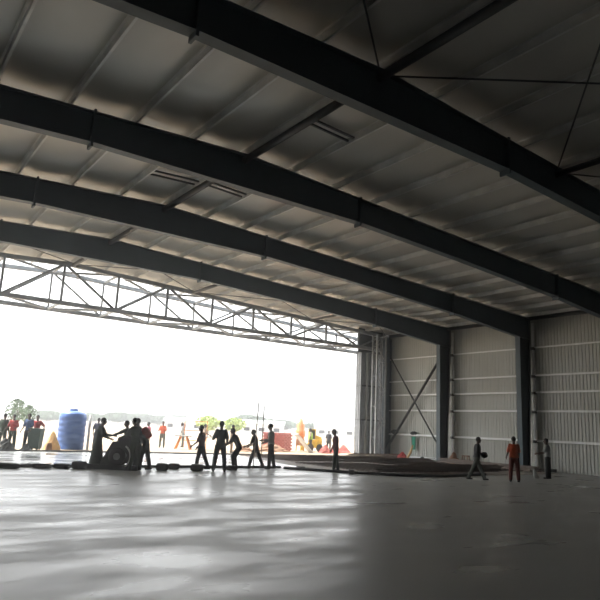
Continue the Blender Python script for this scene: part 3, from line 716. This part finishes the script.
# trees beyond
def tree(x, y, h, r, lab, m='leaf'):
    t = thing('tree', lab, 'tree', (x,y,0), 0, 'distant trees')
    mm = MB(); mm.tube([(0,0,0),(.05*h,.02*h,h*.35),(.02*h,0,h*.7)],[.04*h,.03*h,.015*h],8); mm.build('trunk','bark',t,smooth=True)
    mm = MB(); rnd = random.Random(int(x*13+y))
    for i in range(520):
        a = rnd.uniform(0,6.28); q = rnd.random()**.5; z = rnd.uniform(-1,1); rr = r*math.sqrt(max(0,1-z*z))*q*(1+.3*math.sin(3*a+x))
        c = Vector((rr*math.cos(a), rr*math.sin(a), h*.68+z*h*.32)); s = r*.13
        d1 = Vector((rnd.uniform(-1,1),rnd.uniform(-1,1),rnd.uniform(-1,1))).normalized()*s; d2 = d1.cross(Vector((rnd.uniform(-1,1),rnd.uniform(-1,1),rnd.uniform(-1,1)))).normalized()*s
        mm.add([c-d1-d2*.4,c+d1*.2-d2,c+d1+d2*.3,c-d1*.2+d2], [(0,1,2,3)])
    mm.build('foliage',m,t)
def at(px, Y):   # pixel column to world X at depth Y (approximate, on the horizon)
    dx = px-300; hy = 415+px*.0455-300
    v = [F_[i]*FOC+R_[i]*dx-U_[i]*hy for i in range(3)]; return v[0]/v[1]*Y
# ------------------------------------------------------------------ camera
FOC, PI_, RO, YA = 622.44, None, None, None
PIT, ROL, YAW, CH = 0.20355, 0.04653, 0.61941, 1.685
F_ = Vector((math.sin(YAW)*math.cos(PIT), math.cos(YAW)*math.cos(PIT), math.sin(PIT)))
r_ = Vector((math.cos(YAW), -math.sin(YAW), 0)); u_ = r_.cross(F_)
R_ = math.cos(ROL)*r_+math.sin(ROL)*u_; U_ = -math.sin(ROL)*r_+math.cos(ROL)*u_
cam = bpy.data.cameras.new('camera'); co = bpy.data.objects.new('camera', cam); C.objects.link(co); sc.camera = co
cam.sensor_fit = 'HORIZONTAL'; cam.sensor_width = 36; cam.lens = FOC/600*36; cam.clip_end = 3000; cam.clip_start = .05
mt = Matrix((R_, U_, -F_)).transposed().to_4x4(); mt.translation = (0,0,CH); co.matrix_world = mt

tl = [(16,60,3.1,.75,'small dark tree at the far left behind the red shirted people','leaf'),(28,64,2.7,.7,'small tree rising behind the blue shirted person','leaf'),
 (47,230,3.2,7,'low hazy tree clump between bin and blue tank','leaf'),(90,230,3.4,5,'low hazy tree clump right of the blue tank','leaf'),(118,250,4.3,7,'distant tree clump above the left workers','leaf'),(140,275,4.6,7,'distant tree clump above the red backpack','leaf'),
 (158,280,4.0,7,'distant tree clump above the trestle tables','leaf'),(177,300,4.6,10,'distant tree clump right of the trestle tables','leaf'),(195,250,3.9,6,'distant tree clump above the maroon shirted boy','leaf'),
 (208,75,2.7,1.5,'pale yellow green tree left of the tall teal figure','leafy'),(235,78,2.7,1.5,'pale yellow green tree right of the tall teal figure','leafy'),
 (250,200,5.2,7,'grey green tree behind the bending worker','leaf'),(280,220,4.4,7,'low hazy tree clump left of the orange tower','leaf'),(320,200,4.0,6,'low hazy tree clump right of the yellow loader','leaf'),(342,230,4.4,7,'low hazy tree clump beside the door leaves','leaf')]
for (px,Y,h,r,lab,m) in tl: tree(at(px,Y), Y, h, r, lab, m)
# distant low sheds
for (px,Y,w,h,lab) in ((262,110,9,2.2,'long low white shed far beyond the pole workers'),(335,120,10,2.6,'long low pale shed far right near the door leaves'),(185,120,8,2.0,'long low pale shed far beyond the trestle tables')):
    t = thing('distant_shed',lab,'shed',(at(px,Y),Y,0),-.6,'distant sheds')
    mm = MB(); mm.box(-w/2,w/2,-2,2,0,h); mm.build('wall','white',t)
    mm = MB(); mm.hexa([(-w/2-.2,-2.3,h),(w/2+.2,-2.3,h),(w/2+.2,2.3,h),(-w/2-.2,2.3,h)],[(-w/2-.2,-.05,h+.8),(w/2+.2,-.05,h+.8),(w/2+.2,.05,h+.8),(-w/2-.2,.05,h+.8)]); mm.build('roof','sheet',t)
    for i in range(3): mm = MB(); mm.box(-w/2+w*(i+.3)/3,-w/2+w*(i+.7)/3,-2.03,-2.0,.8,1.5); mm.build('window','glass',t)

# ------------------------------------------------------------------ haze added to imitate glare from the door
hm = bpy.data.materials.new('glare_haze'); hm.use_nodes = True; nt = hm.node_tree; nt.nodes.clear()
vo = nt.nodes.new('ShaderNodeVolumeScatter'); vo.inputs['Density'].default_value = .0042; vo.inputs['Anisotropy'].default_value = .86; vo.inputs['Color'].default_value = (1,.99,.97,1)
mo = nt.nodes.new('ShaderNodeOutputMaterial'); nt.links.new(vo.outputs[0], mo.inputs['Volume'])
M['haze'] = hm
mm = MB(); mm.box(-60,330,-30,400,-.5,30); tag(mm.build('glare_haze','haze'),'thin bright haze added for glare, filling the hall and the site outside','haze',kind='stuff')

# ------------------------------------------------------------------ light
w = bpy.data.worlds.new('sky'); sc.world = w; w.use_nodes = True
nt = w.node_tree; bg = nt.nodes['Background']
tc = nt.nodes.new('ShaderNodeTexCoord'); sx = nt.nodes.new('ShaderNodeSeparateXYZ'); rp = nt.nodes.new('ShaderNodeValToRGB')
nt.links.new(tc.outputs['Generated'], sx.inputs[0]); nt.links.new(sx.outputs['Z'], rp.inputs[0])
rp.color_ramp.elements[0].color = (1,.985,.95,1); rp.color_ramp.elements[1].color = (.86,.93,1,1); rp.color_ramp.elements[1].position = .7
nt.links.new(rp.outputs[0], bg.inputs['Color']); bg.inputs['Strength'].default_value = 2.4
s = bpy.data.lights.new('sun','SUN'); s.energy = 5.0; s.angle = math.radians(4); s.color = (1,.94,.84)
so = bpy.data.objects.new('sun', s); C.objects.link(so); so.rotation_euler = Vector((.35,-.45,-1)).to_track_quat('-Z','Y').to_euler()
sc.view_settings.view_transform = 'Standard'; sc.view_settings.look = 'None'; sc.view_settings.gamma = 1; sc.view_settings.exposure = 0.95
sc.cycles.use_denoising = True; sc.cycles.max_bounces = 10; sc.cycles.diffuse_bounces = 6
